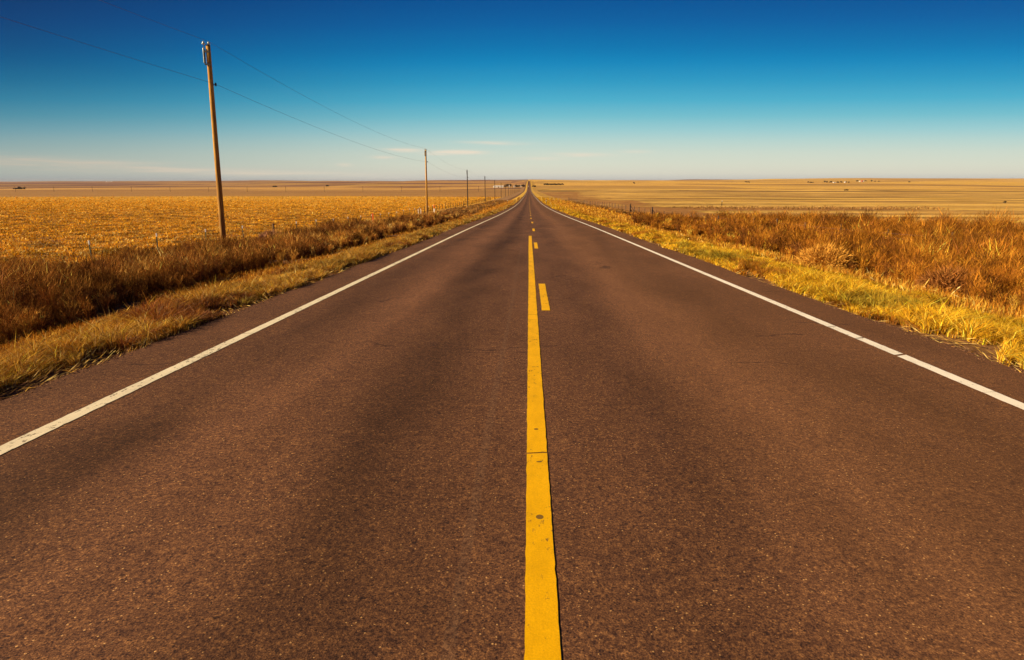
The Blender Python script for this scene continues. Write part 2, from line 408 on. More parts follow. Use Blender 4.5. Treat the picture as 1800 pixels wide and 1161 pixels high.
def ground_z(X, Y):
    X = np.asarray(X, float); Y = np.asarray(Y, float)
    X, Y = np.broadcast_arrays(X, Y); sh = X.shape; X = X.ravel(); Y = Y.ravel()
    rz = road_z(Y)
    off = np.interp(X, LX, LZ)
    k = 1 - .65 * sstep(70, 150, Y)
    k = np.where(np.abs(X) < 6, 1, k)
    near = rz + off * k
    ax = np.where(X < 0, -X - 4.6, X - 5.0)
    near = near + (fbm(X * .8, Y * .5, 5) - .5) * .22 * sstep(.6, 3, ax)
    w = sstep(200, 480, Y) * sstep(25, 160, np.abs(X))
    w = np.maximum(w, sstep(2700, 3400, Y))
    w = np.maximum(w, sstep(480, 900, Y) * sstep(14, 90, np.abs(X)))
    z = near * (1 - w) + far_z(X, Y) * w
    return z.reshape(sh)
def gz(x, y): return float(ground_z(np.array([x]), np.array([y]))[0])

yrow = np.concatenate([np.arange(-40, 60, 1.0), 60 * np.exp(np.arange(0, math.log(26000 / 60), .0185))])
yrow = np.sort(np.concatenate([yrow, [478.5, 482, 1040, 1044, 1248, 1253, 1598, 1604]]))
xh = np.concatenate([np.arange(0, 6, .25), np.arange(6, 46, .5), 46 * np.exp(np.arange(0, math.log(27000 / 46), .035))])
xcol = np.concatenate([-xh[:0:-1], xh])
GX, GY = np.meshgrid(xcol, yrow)
GZ = ground_z(GX, GY)
def field_color(X, Y):
    """albedo of soil, stubble and pasture"""
    n = fbm(X / 40, Y / 25, 21)[..., None]; nb = fbm(X / 2.5, Y / 2.5, 22)[..., None]
    A = lambda *c: np.array(c, float)
    stub = A(.66, .34, .03); stubd = A(.20, .085, .025)
    brown = A(.29, .135, .040); brown2 = A(.40, .215, .055); tan = A(.55, .295, .072); gold = A(.70, .40, .065)
    plum = A(.17, .075, .045)
    X1 = X[..., None]; Y1 = Y[..., None]
    lY = np.log(np.maximum(Y, 20))
    # left: stubble, then brown plough, then strips
    left = stubd + (stub - stubd) * (sstep(40, 230, Y)[..., None] * .8 + .2 * n)
    left = left * (.94 + .12 * fbm(X / 300, lY * 30, 4)[..., None])
    bY = 478 - 6 * vnoise(X / 200, X * 0, 2)
    str1 = fbm(X / 1500, lY * 26, 31)[..., None]
    lb = brown + (brown2 - brown) * np.clip((str1 - .35) * 3, 0, 1)
    lb = lb * (.72 + .5 * fbm(X / 220, lY * 40, 33, 4)[..., None])
    left = np.where((Y > bY)[..., None], lb, left)
    cellh = vnoise(np.floor(X / 700 + .3 * vnoise(X / 3000, Y / 3000, 9)) * 7.31 + .5, np.floor(lY * 9) * 3.7 + .5, 41)
    pal = np.stack([brown, brown2, tan, gold * .9, plum, brown * 1.15, tan * .8])
    far = pal[np.clip((cellh * 7).astype(int), 0, 6)]
    far = far * (.85 + .3 * fbm(X / 900, lY * 22, 6)[..., None])
    stripw = (sstep(1480, 1640, Y + 700 * (fbm(X / 500, Y * 0, 12, 4) - .5)) * (1 - sstep(1950, 2200, Y + 1300 * (fbm(X / 420, Y * 0, 13, 4) - .5))))[..., None] * (.45 + .55 * sstep(.3, .55, fbm(X / 330, lY * 12, 16, 4)))[..., None]
    left = np.where((Y > 1500)[..., None], far * .55 + plum * .45, left)
    left = left * (1 - stripw) + tan * (.95) * stripw
    left = np.where((Y > 5200)[..., None], far * .35 + plum * .75, left)
    # right: pale pasture and strip-farmed land
    s2 = fbm(X / 85, lY * 30, 51, 5)[..., None]; s3 = fbm(X / 38, lY * 16, 52, 5)[..., None]
    right = tan * .95 + (gold - tan) * np.clip((s2 - .42) * 5, 0, 1)
    right = right * (1 - .5 * np.clip((s3 - .56) * 5, 0, 1)) 
    right = np.where((Y > 455)[..., None], tan * .72 + (gold * .9 - tan * .7) * np.clip((fbm(X / 900, lY * 30, 55)[..., None] - .45) * 4, 0, 1), right)
    rp = sstep(.47, .60, fbm(X / 75, lY * 40, 57, 5))[..., None] * (Y < 1500)[..., None]
    right = right * (1 - .55 * rp)
    gp = sstep(.54, .60, fbm(X / 110 + 9, lY * 30, 59, 5))[..., None] * (Y < 1600)[..., None]
    right = right * (1 - gp) + A(.66, .39, .085) * gp
    fr = far * .45 + gold * .5
    right = np.where((Y > 1500)[..., None], fr, right)
    ln = np.exp(-((lY - math.log(1180)) / .035) ** 2)[..., None]
    right = right * (1 - .55 * ln)
    ln = np.exp(-((lY - math.log(2500)) / .05) ** 2)[..., None] * sstep(.25, .35, X / np.maximum(Y, 1))[..., None]
    right = right * (1 - .4 * ln)
    right = np.where((Y > 9000)[..., None], far * .5 + plum * .5 + gold * .05, right)
    # dark weedy strip beyond the right fence, widening up the road
    wr = 30 + 16 * sstep(60, 400, Y) + 26 * sstep(350, 1100, Y) + 34 * (fbm(X / 14, Y / 60, 14, 4) - .5) * sstep(60, 300, Y)
    strip = (sstep(17, 19, X) * (1 - sstep(wr, wr + 3, X)) * (.55 + .45 * sstep(.3, .5, fbm(X / 7, Y / 30, 15))) * (1 - sstep(1000, 1180, Y)))[..., None]
    b2 = (sstep(132, 142, Y + 14 * (fbm(X / 9, Y / 14, 17) - .5)) * (1 - sstep(160, 172, Y + 24 * (fbm(X / 12, Y / 14, 18) - .5))) * (1 - sstep(82, 96, X)) * (X > 10))[..., None]
    strip = np.maximum(strip, b2)
    right = right * (1 - strip) + A(.34, .155, .036) * (.7 + .45 * nb) * strip
    c = np.where(X1 < 0, left, right)
    # road corridor: dry grass verges and weeds
    gv = A(.58, .33, .045) * (.75 + .5 * nb); wv = A(.16, .072, .026) * (.7 + .6 * nb)
    litter = A(.17, .085, .03) * (.7 + .6 * nb)
    farm = sstep(60, 140, Y)[..., None]
    cl = np.where(X1 > -8.6, litter * (1 - farm) + gv * farm, np.where(X1 > -11.5, wv, A(.30, .16, .06) * farm + wv * (1 - farm)))
    c = np.where((X1 < 0) & (X1 > -18.6), cl, c)
    cr = np.where(X1 < 10, litter * (1 - farm) * 1.6 + gv * farm, wv * 1.3 * (1 - farm) + (gv * .6 + wv * .6) * farm)
    c = np.where((X1 >= 0) & (X1 < 18), cr, c)
    # gravelly dirt right beside the pavement
    ed = np.exp(-((np.where(X < 0, -X - 4.35, X - 4.85)) / .25) ** 2)[..., None]
    c = c * (1 - ed) + A(.16, .07, .035) * ed
    return c
GC = field_color(GX, GY)
nr, nc = GX.shape
idx = np.arange(nr * nc).reshape(nr, nc)
F = np.stack([idx[:-1, :-1], idx[:-1, 1:], idx[1:, 1:], idx[1:, :-1]], -1).reshape(-1, 4)
V = np.stack([GX, GY, GZ], -1).reshape(-1, 3)
ground = mesh_np('ground', V, F, m_ground, colors=GC.reshape(-1, 3), smooth=True)
tag(ground, 'open plain of dry fields rolling away to the horizon', None, kind='structure')

# ------------------------------------------------------------------ road
ry = np.concatenate([np.arange(-40, 40, .12), 40 * np.exp(np.arange(0, math.log(2720 / 40), .014))])
el_n = fbm(ry / 1.1, ry * 0, 61, 4) - .5; er_n = fbm(ry / 1.3, ry * 0, 62, 4) - .5
lowf = fbm(ry / 9, ry * 0, 63) - .5
xl = -4.32 + el_n * .14 + lowf * .35; xr = 4.78 + er_n * .14 - lowf * .25
fr = np.array([0, .004, .12, .3, .5, .7, .88, .996, 1.0])
RX = xl[:, None] + (xr - xl)[:, None] * fr[None]
RY = np.repeat(ry[:, None], len(fr), 1)
RZ = np.repeat(road_z(ry)[:, None], len(fr), 1) + np.array([-.06, 0, 0, 0, 0, 0, 0, 0, -.06])[None]
idx = np.arange(RX.size).reshape(RX.shape)
F = np.stack([idx[:-1, :-1], idx[:-1, 1:], idx[1:, 1:], idx[1:, :-1]], -1).reshape(-1, 4)
road = mesh_np('road', np.stack([RX, RY, RZ], -1).reshape(-1, 3), F, m_road)
tag(road, 'straight two-lane asphalt road running to the horizon', None, kind='structure')

def strip(name, xc, w, y0, y1, mat, seed, rag=.004, cracks=(), lift=.004, step=.04):
    """a painted stripe with slightly ragged edges, cut by the given cracks (y, slant, gap)"""
    out = []
    cuts = [y0] + [c[0] for c in sorted(cracks) if y0 < c[0] < y1] + [y1]
    cd = {c[0]: c for c in cracks}
    Vs = []; Fs = []; n = 0
    for a, b_ in zip(cuts, cuts[1:]):
        ys = [a]
        while ys[-1] < b_:
            ys.append(ys[-1] + max(step, abs(ys[-1]) * .012))
        ys[-1] = b_; ys = np.array(ys)
        wl = w / 2 + (fbm(ys / .07, ys * 0, seed, 3) - .5) * rag * 2
        wr_ = w / 2 + (fbm(ys / .07, ys * 0, seed + 5, 3) - .5) * rag * 2
        yl = ys.copy(); yr = ys.copy()
        if a in cd: yl[0] += cd[a][2] / 2 - cd[a][1] / 2; yr[0] += cd[a][2] / 2 + cd[a][1] / 2
        if b_ in cd: yl[-1] -= cd[b_][2] / 2 + cd[b_][1] / 2; yr[-1] -= cd[b_][2] / 2 - cd[b_][1] / 2
        drift = (fbm(ys / 14, ys * 0, seed + 9, 2) - .5) * .03
        L = np.stack([xc + drift - wl, yl, road_z(yl) + lift], -1); Rr = np.stack([xc + drift + wr_, yr, road_z(yr) + lift], -1)
        m = len(ys); Vs += [L, Rr]
        i = np.arange(m - 1) + n
        Fs.append(np.stack([i, i + m, i + m + 1, i + 1], -1)); n += 2 * m
    o = mesh_np(name, np.concatenate(Vs), np.concatenate(Fs), mat, road)
    return o
crR = [(6.52, .06, .05), (7.35, .06, .035), (8.05, .04, .02), (10.2, .03, .012), (5.2, .02, .006), (13.5, .02, .012)]
strip('edge_line', LINE_L, .125, -30, 1900, m_wht_old, 71, .006, [(7.4, .02, .012), (11.2, .01, .01)])
strip('edge_line', LINE_R, .125, -30, 1900, m_wht, 81, .006, crR)
strip('centre_line', YEL, .132, -30, 29.0, m_yel, 91, .004, [(3.77, .018, .016), (8.8, .01, .012), (8.4, .006, .008), (11.9, .0, .008), (14.0, .01, .01)])
dash0 = 9.15
for k in range(-1, 34):
    a = dash0 + 12.19 * k
    if k >= 4: xo = .20
    else: xo = DASH
    strip('centre_dash', xo, .125, a, a + 3.05, m_yel, 100 + k, .006, [(a + .28, .02, .008)] if k == 0 else [])

# ------------------------------------------------------------------ ground cover
def blades(name, X, Y, H, Wd, lean, C, mat, label, bend=.5, zoff=-.02, seed=0, dirbias=None):
    r = np.random.default_rng(seed)
    n = len(X)
    Z = ground_z(X, Y) + zoff
    a = r.uniform(0, 2 * np.pi, n); l = np.abs(r.normal(0, 1, n)) * lean
    dx = np.cos(a) * l * H; dy = np.sin(a) * l * H
    if dirbias is not None: dx = dx + dirbias[0] * H; dy = dy + dirbias[1] * H
    f = r.uniform(0, np.pi, n); wx = np.cos(f) * Wd / 2; wy = np.sin(f) * Wd / 2
    P0 = np.stack([X, Y, Z], -1)
    Wv = np.stack([wx, wy, 0 * wx], -1)
    mid = P0 + np.stack([dx * (1 - bend) * .5, dy * (1 - bend) * .5, H * .60], -1)
    tip = P0 + np.stack([dx, dy, H * np.sqrt(np.clip(1 - .35 * l * l, .1, 1))], -1)
    V = np.stack([P0 - Wv, P0 + Wv, mid + Wv * .75, mid - Wv * .75, tip], 1).reshape(-1, 3)
    i = np.arange(n)[:, None] * 5
    F = np.concatenate([i + np.array([0, 1, 2]), i + np.array([0, 2, 3]), i + np.array([3, 2, 4])])
    Cc = np.repeat(C[:, None, :], 5, 1)
    o = mesh_np(name, V, F, mat, colors=Cc.reshape(-1, 3))
    tag(o, label, None, kind='stuff')
    return o

def scatter_y(n, y0, y1, s, r):
    """more plants close by, thinning with distance; returns Y and a size factor"""
    t = r.uniform(math.atan(y0 / s), math.atan(y1 / s), n)
    return np.tan(t) * s
def pick(r, n, pal, w, var=.18):
    pal = np.array(pal, float); k = r.choice(len(pal), n, p=np.array(w) / sum(w))
    return np.clip(pal[k] * (1 + r.normal(0, var, (n, 1))), .004, .95)

GOLD = [(.84, .46, .020), (.70, .35, .018), (.88, .56, .07), (.40, .19, .02), (.32, .27, .03)]
RUST = [(.38, .145, .016), (.26, .092, .014), (.54, .23, .024), (.16, .06, .016), (.64, .35, .05)]

def verge(name, side, n, y0, y1, seed, label, x0, x1, hh, s=13):
    r = np.random.default_rng(seed)
    Y = scatter_y(n, y0, y1, s, r)
    t = r.beta(1.05, 1.35, n)
    if side > 0: x1 = x1 + 6.5 * sstep(50, 110, Y)
    edge = np.interp(Y, ry, xl if side < 0 else xr)
    X = edge + side * (-.02 + .5 * np.clip(fbm(Y / 1.7, Y * 0, seed + 21) - .42, 0, 1) + t * (x1 - x0))
    # clump the blades into tufts
    cell = .16 + Y * .006
    tx = np.floor(X / cell); ty = np.floor(Y / cell)
    jx = vnoise(tx * 1.7 + .5, ty * 2.3 + .5, 5); jy = vnoise(tx * 2.9 + .5, ty * 1.3 + .5, 6)
    pull = r.uniform(.2, .85, n)
    ox = X - (tx + jx) * cell; oy = Y - (ty + jy) * cell
    X = X * (1 - pull) + ((tx + jx) * cell) * pull; Y = Y * (1 - pull) + ((ty + jy) * cell) * pull
    X = np.where(side * (X - edge) < .0, edge + side * r.uniform(0, .12, n), X)
    dens = fbm(X / 1.1, Y / 1.8, seed + 3); th = vnoise(tx * 3.1 + .5, ty * 1.9 + .5, 8)
    d_ = t * (x1 - x0) + (fbm(Y / 2.5, Y * 0, seed + 30) - .5) * .9
    rows = np.exp(-((d_ - .75) / .5) ** 2) + .55 * np.exp(-((d_ - 2.3) / .35) ** 2) + .4 * np.exp(-((d_ - 3.6) / .3) ** 2)
    H = hh * (.45 + .75 * dens + .35 * th) * (.65 + .55 * rows) * r.uniform(.6, 1.25, n)
    keep = (dens + .25 * rows - .1 * t + .25 * (vnoise(X / .35, Y / .5, seed + 40) - .5)) > .45
    C = pick(r, n, GOLD, [5, 4, 3, 3.4, .5 if side < 0 else .8], .34)
    dry = fbm(X / .8, Y / 2.2, seed + 9)[:, None]
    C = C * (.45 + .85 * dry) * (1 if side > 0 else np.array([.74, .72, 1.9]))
    rust = (fbm(X / .7, Y / 1.4, seed + 14) > (.60 if side > 0 else .68))[:, None]
    C = np.where(rust, C * [.62, .45, .7], C)
    green = (vnoise(X / .9, Y / 2.5, seed + 4) > .80)[:, None] & (t < .45)[:, None]
    C = np.where(green, C * .55 + np.array([.05, .075, .02]) * .5, C)
    ret = np.where((t > .55) & (dens < .5), .55, 1)[:, None]
    C = C * ret
    Wd = (.0044 + Y * .0006) * r.uniform(.7, 1.3, n)
    k = keep
    tall = r.uniform(0, 1, n) < .015
    H = np.where(tall, H * 1.4 + .04, H)
    return blades(name, X[k], Y[k], (H * (1 + Y * .0015))[k], Wd[k], .46, C[k], M_leaf, label, bend=.7, seed=seed, dirbias=((ox / cell * 1.3)[k], (oy / cell * 1.3)[k]))
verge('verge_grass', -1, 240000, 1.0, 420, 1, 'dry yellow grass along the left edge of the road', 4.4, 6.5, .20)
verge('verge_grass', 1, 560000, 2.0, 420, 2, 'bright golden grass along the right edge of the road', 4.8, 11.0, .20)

def weeds(name, x0, x1, y0, y1, nplants, twigs, seed, label, hgt, pal, wts, s=24, dark=1.0):
    """bushy dead weeds: stems fanning from each root with fine side twigs, all single slivers"""
    r = np.random.default_rng(seed)
    Y = scatter_y(nplants, y0, y1, s, r); X = r.uniform(x0, x1, nplants)
    wob = (fbm(Y / 5, Y * 0, seed + 1) - .5) * 2.2 - (sstep(55, 110, Y) * 5.5 if x0 > 0 else 0)
    e = np.abs(X) - min(abs(x0), abs(x1))
    keep = (e + wob > .35) & (fbm(X / 2.2, Y / 3.0, seed + 2) > (.31 if x0 < 0 else .36))
    X = X[keep]; Y = Y[keep]; e = e[keep]; n = len(X)
    big = fbm(X / 2.4, Y / 3.2, seed + 3)
    H = hgt * (1 - .55 * sstep(60, 130, Y)) * (.25 + 1.35 * big) * np.clip(.55 + e * .22, .5, 1.0) * r.uniform(.7, 1.3, n)
    if x0 < 0: H = H * (1 - .22 * sstep(14, 16.5, -X))
    rad = H * r.uniform(.25, .5, n)
    Z = ground_z(X, Y) - .03
    tanf = (sstep(60, 150, Y) * .75)[:, None]  # paler tan with distance, part of it haze put into the plant colour
    PC = (pick(r, n, pal, wts, .2) * (1 - tanf) + np.array([.42, .25, .09]) * tanf) * (.35 + 1.25 * fbm(X / 1.3, Y / 1.9, seed + 6)[:, None])
    T = twigs; N_ = n * T
    rep = lambda a: np.repeat(a, T, axis=0)
    Xr, Yr, Zr, Hr, Rr = map(rep, (X, Y, Z, H, rad)); Cr = rep(PC)
    ph = r.uniform(0, 2 * np.pi, N_); q = np.sqrt(r.uniform(0, 1, N_)); t = r.uniform(0, 1, N_)
    stem = r.uniform(0, 1, N_) < .22
    hx = Rr * q * np.cos(ph); hy = Rr * q * np.sin(ph)
    tt = np.where(stem, 0, .25 + .65 * t ** .8)
    prof = tt ** 1.3
    B = np.stack([Xr + hx * prof, Yr + hy * prof, Zr + Hr * tt * (1 - .25 * q * q)], -1)
    L = np.where(stem, Hr * r.uniform(.6, .95, N_), Hr * r.uniform(.12, .34, N_))
    dirs = np.stack([np.where(stem, hx / np.maximum(Hr, .05), .8 * np.cos(ph) * q + r.normal(0, .45, N_)),
                     np.where(stem, hy / np.maximum(Hr, .05), .8 * np.sin(ph) * q + r.normal(0, .45, N_)),
                     np.where(stem, 1, r.uniform(.25, 1.25, N_))], -1)
    dirs /= np.linalg.norm(dirs, axis=1)[:, None]
    tip = B + dirs * L[:, None]
    f = r.uniform(0, np.pi, N_)
    Wd = (np.where(stem, .0075, .0044) + Yr * .0004) * r.uniform(.7, 1.4, N_)
    Wv = np.stack([np.cos(f) * Wd / 2, np.sin(f) * Wd / 2, 0 * f], -1)
    V = np.stack([B - Wv, B + Wv, tip], 1).reshape(-1, 3)
    F = np.arange(N_ * 3).reshape(-1, 3)
    C = Cr * np.exp(r.normal(-.08, .48, (N_, 1))) * dark
    straw = r.uniform(0, 1, N_) < .035
    C = np.where(straw[:, None], C * 1.9, C)
    C = np.clip(np.repeat(C[:, None, :], 3, 1), .004, .9)
    o = mesh_np(name, V, F, M_twig, colors=C.reshape(-1, 3))
    tag(o, label, None, kind='stuff')
    return o
BROWNS = [(.40, .175, .036), (.28, .115, .028), (.54, .27, .055), (.16, .064, .022), (.64, .38, .11)]
weeds('roadside_weeds', -17, -9.1, 5, 300, 5600, 150, 31, 'tall rusty brown dead weeds in the left ditch below the fence', 1.08, BROWNS, [4, 4, 2.6, 3, .6], s=26, dark=.92)
weeds('roadside_weeds', 10.3, 19.5, 8, 300, 6800, 150, 41, 'tall orange brown dead weeds filling the right ditch', 1.12, RUST, [5, 3.5, 2.2, 3, .3], s=30, dark=.90)
weeds('field_edge_weeds', 19.5, 36, 16, 85, 3200, 120, 43, 'rusty tall weeds on the far side of the right fence', 1.45, RUST, [5, 4, 2, 3, .3], s=40, dark=.8)

weeds('field_edge_weeds', 30, 92, 138, 162, 700, 60, 47, 'low brown weed line crossing the pale right field behind the tall weeds', 1.15, BROWNS, [4, 3, 3, 2, 1], s=60, dark=1)
# thin grass and straw between the verge and the left weeds
r = np.random.default_rng(77); n = 130000
Y = scatter_y(n, 3, 300, 20, r); X = -(6.3 + 12.2 * r.uniform(0, 1, n) ** 1.3)
k = fbm(X / .9, Y / 1.5, 66) > .40
C = pick(r, n, RUST[:3] + [(.60, .34, .05)], [3, 3, 2, 3])
blades('ditch_grass', X[k], Y[k], (.14 * r.uniform(.5, 1.5, n) * (1 + Y * .002))[k], (.006 + Y * .0006)[k], .6, C[k], M_leaf, 'thin brown grass in the bottom of the left ditch', seed=5)
r = np.random.default_rng(78); n = 70000
Y = scatter_y(n, 6, 300, 22, r); X = r.uniform(8.5, 19, n)
C = pick(r, n, RUST[:3] + [(.66, .40, .06)], [3, 2, 2, 3])
blades('ditch_grass', X, Y, .22 * r.uniform(.5, 1.5, n) * (1 + Y * .002), .006 + Y * .0007, .5, C, M_leaf, 'thin golden brown grass under the right ditch weeds', seed=6)

# corn stubble: leaning cut stalks and flat husks over brown soil
def flakes(name, X, Y, L, Wd, C, label, lift=.015, tilt=.35, seed=0):
    r = np.random.default_rng(seed); n = len(X)
    Z = ground_z(X, Y) + lift
    a = r.uniform(0, 2 * np.pi, n)
    d = np.stack([np.cos(a), np.sin(a), r.normal(0, tilt, n)], -1) * (L / 2)[:, None]
    s_ = np.stack([-np.sin(a), np.cos(a), r.normal(0, tilt, n)], -1) * (Wd / 2)[:, None]
    P0 = np.stack([X, Y, Z + np.abs(d[:, 2])], -1)
    V = np.stack([P0 - d, P0 - d * .2 + s_, P0 + d, P0 - d * .1 - s_], 1).reshape(-1, 3)
    F = np.arange(n * 4).reshape(-1, 4)
    o = mesh_np(name, V, F, M_husk, colors=np.repeat(C[:, None], 4, 1).reshape(-1, 3))
    return tag(o, label, None, kind='stuff')
r = np.random.default_rng(90); n = 420000
Y = scatter_y(n, 12, 470, 55, r)
X = -(20.3 + (Y * .95 + 8) * r.uniform(0, 1, n) ** 1.25)
HUSK = [(.84, .43, .025), (.72, .33, .022), (.92, .62, .16), (.40, .18, .028)]
C = pick(r, n, HUSK, [4, 4, 1.3, 1.2]) * np.clip(-.45 + 2.7 * fbm(X / 1.2, Y / 1.6, 95, 4), .16, 1.25)[:, None]  # patchy darkening puts shadowed gaps between the husks into their colour
D = np.hypot(X, Y)
k = (fbm(X / 1.3, Y / 1.0, 91) + .0012 * D) > .47
nearf = (1 - sstep(35, 110, D))[:, None] * (r.uniform(0, 1, (n, 1)) < .30)
C = C * (1 - nearf) + np.array([.92, .68, .24]) * nearf * r.uniform(.75, 1.05, (n, 1))
flakes('corn_husks', X[k], Y[k], (.09 + D * .0016)[k] * r.uniform(.5, 1.5, k.sum()), (.035 + D * .0006)[k] * r.uniform(.5, 1.4, k.sum()), C[k],
       'fallen yellow husks scattered over the stubble field', tilt=.3, seed=9)
n = 110000
Y = scatter_y(n, 12, 470, 90, r); X = -(20.3 + (Y * .95 + 8) * r.uniform(0, 1, n) ** 1.2)
X = np.round(X / .76) * .76 + r.normal(0, .06, n)
C = pick(r, n, HUSK + [(.25, .11, .03)], [4, 4, .6, 3, 1.5]) * np.clip(-.35 + 2.5 * fbm(X / 1.2, Y / 1.6, 95, 4), .2, 1.2)[:, None]; D = np.hypot(X, Y)  # stalks share the husks' dark patches, shade put into the colour
blades('corn_stubble', X, Y, np.clip(.24 - D * .0006, .07, .24) * r.uniform(.4, 1.3, n), .015 + D * .0006, .45, C, M_husk, 'cut golden corn stalks standing in the left field', bend=.2, seed=10)
# pale husks blown into the ditches
r = np.random.default_rng(92); n = 3800
Y = scatter_y(n, 4, 70, 14, r); X = -r.uniform(6.2, 9.8, n)
kk = fbm(X / .8, Y / 1.2, 93) > .52
flakes('husk_litter', X[kk], Y[kk], r.uniform(.05, .20, kk.sum()), r.uniform(.012, .045, kk.sum()), pick(r, kk.sum(), [(.85, .62, .20), (.74, .44, .09), (.40, .20, .05)], [1, 1, 1]),
       'pale husks and broken stalks blown into the left ditch', lift=.03, tilt=.5, seed=12)
r = np.random.default_rng(94); n = 160
Y = scatter_y(n, 8, 60, 16, r); X = r.uniform(7.5, 11.5, n)
flakes('husk_litter', X, Y, r.uniform(.06, .2, n), r.uniform(.015, .045, n), pick(r, n, [(.85, .66, .25), (.80, .52, .12)], [1, 1]),
       'pale husks caught at the foot of the right weeds', lift=.2, tilt=.6, seed=13)

def pebbles(name, X, Y, Rr, C, label, seed, road_side):
    r = np.random.default_rng(seed); n = len(X)
    Z = np.where(road_side, road_z(Y) + Rr * .35, ground_z(X, Y) + Rr * .4)
    o8 = np.array([(1, 0, 0), (0, 1, 0), (-1, 0, 0), (0, -1, 0), (0, 0, .7), (0, 0, -.7)], float)
    V = o8[None] * r.uniform(.6, 1.3, (n, 6, 1)) * Rr[:, None, None]
    a = r.uniform(0, 6.28, n); ca, sa = np.cos(a)[:, None], np.sin(a)[:, None]
    V = np.stack([V[..., 0] * ca - V[..., 1] * sa, V[..., 0] * sa + V[..., 1] * ca, V[..., 2]], -1) + np.stack([X, Y, Z], -1)[:, None]
    f = np.array([(0, 1, 4), (1, 2, 4), (2, 3, 4), (3, 0, 4), (1, 0, 5), (2, 1, 5), (3, 2, 5), (0, 3, 5)])
    F = (np.arange(n)[:, None, None] * 6 + f[None]).reshape(-1, 3)
    o = mesh_np(name, V.reshape(-1, 3), F, M_stone, colors=np.repeat(C[:, None], 6, 1).reshape(-1, 3))
    return tag(o, label, None, kind='stuff')
M_stone = foliage('loose_gravel', 0)
for side, ex, sd_, lab in ((-1, xl, 201, 'loose gravel crumbled along the left pavement edge'), (1, xr, 202, 'loose gravel crumbled along the right pavement edge')):
    r = np.random.default_rng(sd_); n = 5000
    Y = scatter_y(n, 1, 120, 10, r); e = np.interp(Y, ry, ex)
    X = e + side * r.normal(.05, .08, n) * (1 + .6 * vnoise(Y / 1.3, Y * 0, 7))
    pebbles('edge_gravel', X, Y, r.uniform(.003, .009, n) * (1 + Y * .02), pick(r, n, [(.20, .10, .055), (.15, .07, .045), (.30, .16, .08), (.10, .055, .04)], [4, 4, 1.5, 2]), lab, sd_, side * (X - e) < -.005)
# fallen straw lying on the verges and a little on the pavement
for side, ex, sd_, wdt, lab in ((-1, xl, 211, 5.0, 'loose straw and broken stems lying on the left verge'), (1, xr, 212, 6.0, 'loose straw and broken stems lying on the right verge')):
    r = np.random.default_rng(sd_); n = 26000
    Y = scatter_y(n, 1, 160, 13, r); e = np.interp(Y, ry, ex)
    X = e + side * (-.06 + wdt * r.uniform(0, 1, n) ** 1.3)
    flakes('fallen_straw', X, Y, r.uniform(.05, .19, n), (.004 + Y * .0006) * r.uniform(.7, 1.6, n), pick(r, n, [(.80, .56, .18), (.62, .36, .07), (.34, .17, .05), (.20, .10, .05)], [2, 3, 3, 2]),
           lab, lift=.035, tilt=.28, seed=sd_)

# ------------------------------------------------------------------ placing things
def x_at(px, Y):
    """ground X where the view line through photo column px reaches distance Y (level ray)"""
    d = pix_dir(px, YH)
    return d.x / d.y * Y
def cop(o, parent=None):
    c = o.copy(); COL.objects.link(c); c.parent = parent
    return c
def copy_tree(o, parent=None):
    kids = list(o.children)
    c = cop(o, parent)
    for ch in kids: copy_tree(ch, c)
    return c

# utility poles along the left fence
PX, PY0, PSP = -18.0, 36.6, 75.3
def make_pole(main):
    wood = m_wood if main else m_wood_dark
    t = empty('utility_pole', (0, 0, 0), 'tmp', 'utility pole', 'utility poles along the left roadside')
    s = MB(); n = 14; pts = []; rad = []
    for k in range(15):
        z = -1 + k * 12.35 / 14
        pts.append((math.sin(z * .5) * .012, math.cos(z * .7) * .012, z)); rad.append(.172 - .0042 * (z + 1))
    s.tube(pts, rad, n); s.build('shaft', wood, t, True)
    b = MB(); b.box(-.19, -.14, -.16, -.12, 10.3, 11.1); b.box(-.19, .12, -.165, -.12, 10.95, 11.05); b.box(-.19, .12, -.165, -.12, 10.3, 10.38)
    b.tube([(-.20, -.1, 11.05), (-.21, -.1, 11.42)], .016, 6); b.tube([(.03, 0, 11.3), (.03, 0, 11.5)], .02, 6)
    b.build('bracket', m_iron, t)
    for x, z in ((-.21, 11.36), (.03, 11.36)):
        i = MB(); i.lathe([(.025, 0), (.06, .01), (.095, .04), (.085, .07), (.045, .09), (.06, .12), (.045, .15), (.02, .17)], (x, -.1 if x < 0 else 0, z), 12)
        i.build('insulator', m_porc if main else m_iron, t, True)
    a = MB(); a.lathe([(.02, 0), (.038, .03), (.038, .1), (.028, .13), (.038, .16), (.038, .3), (.028, .34), (.038, .38), (.038, .75), (.02, .8)], (-.215, -.14, 10.4), 10)
    if main: a.build('fuse_cutout', m_porc, t, True)
    nb = MB(); nb.tube([(.1, 0, 9.3), (.30, 0, 9.33)], .025, 6); nb.tube([(.26, 0, 9.24), (.26, 0, 9.42)], .045, 8)
    nb.build('neutral_bracket', m_iron, t)
    return t
ords = ['nearest', 'second nearest', 'third nearest', 'fourth nearest', 'fifth nearest', 'sixth nearest', 'seventh nearest', 'eighth nearest', 'ninth nearest', 'tenth nearest']
def base_z(k): return gz(PX, PY0 + PSP * k)
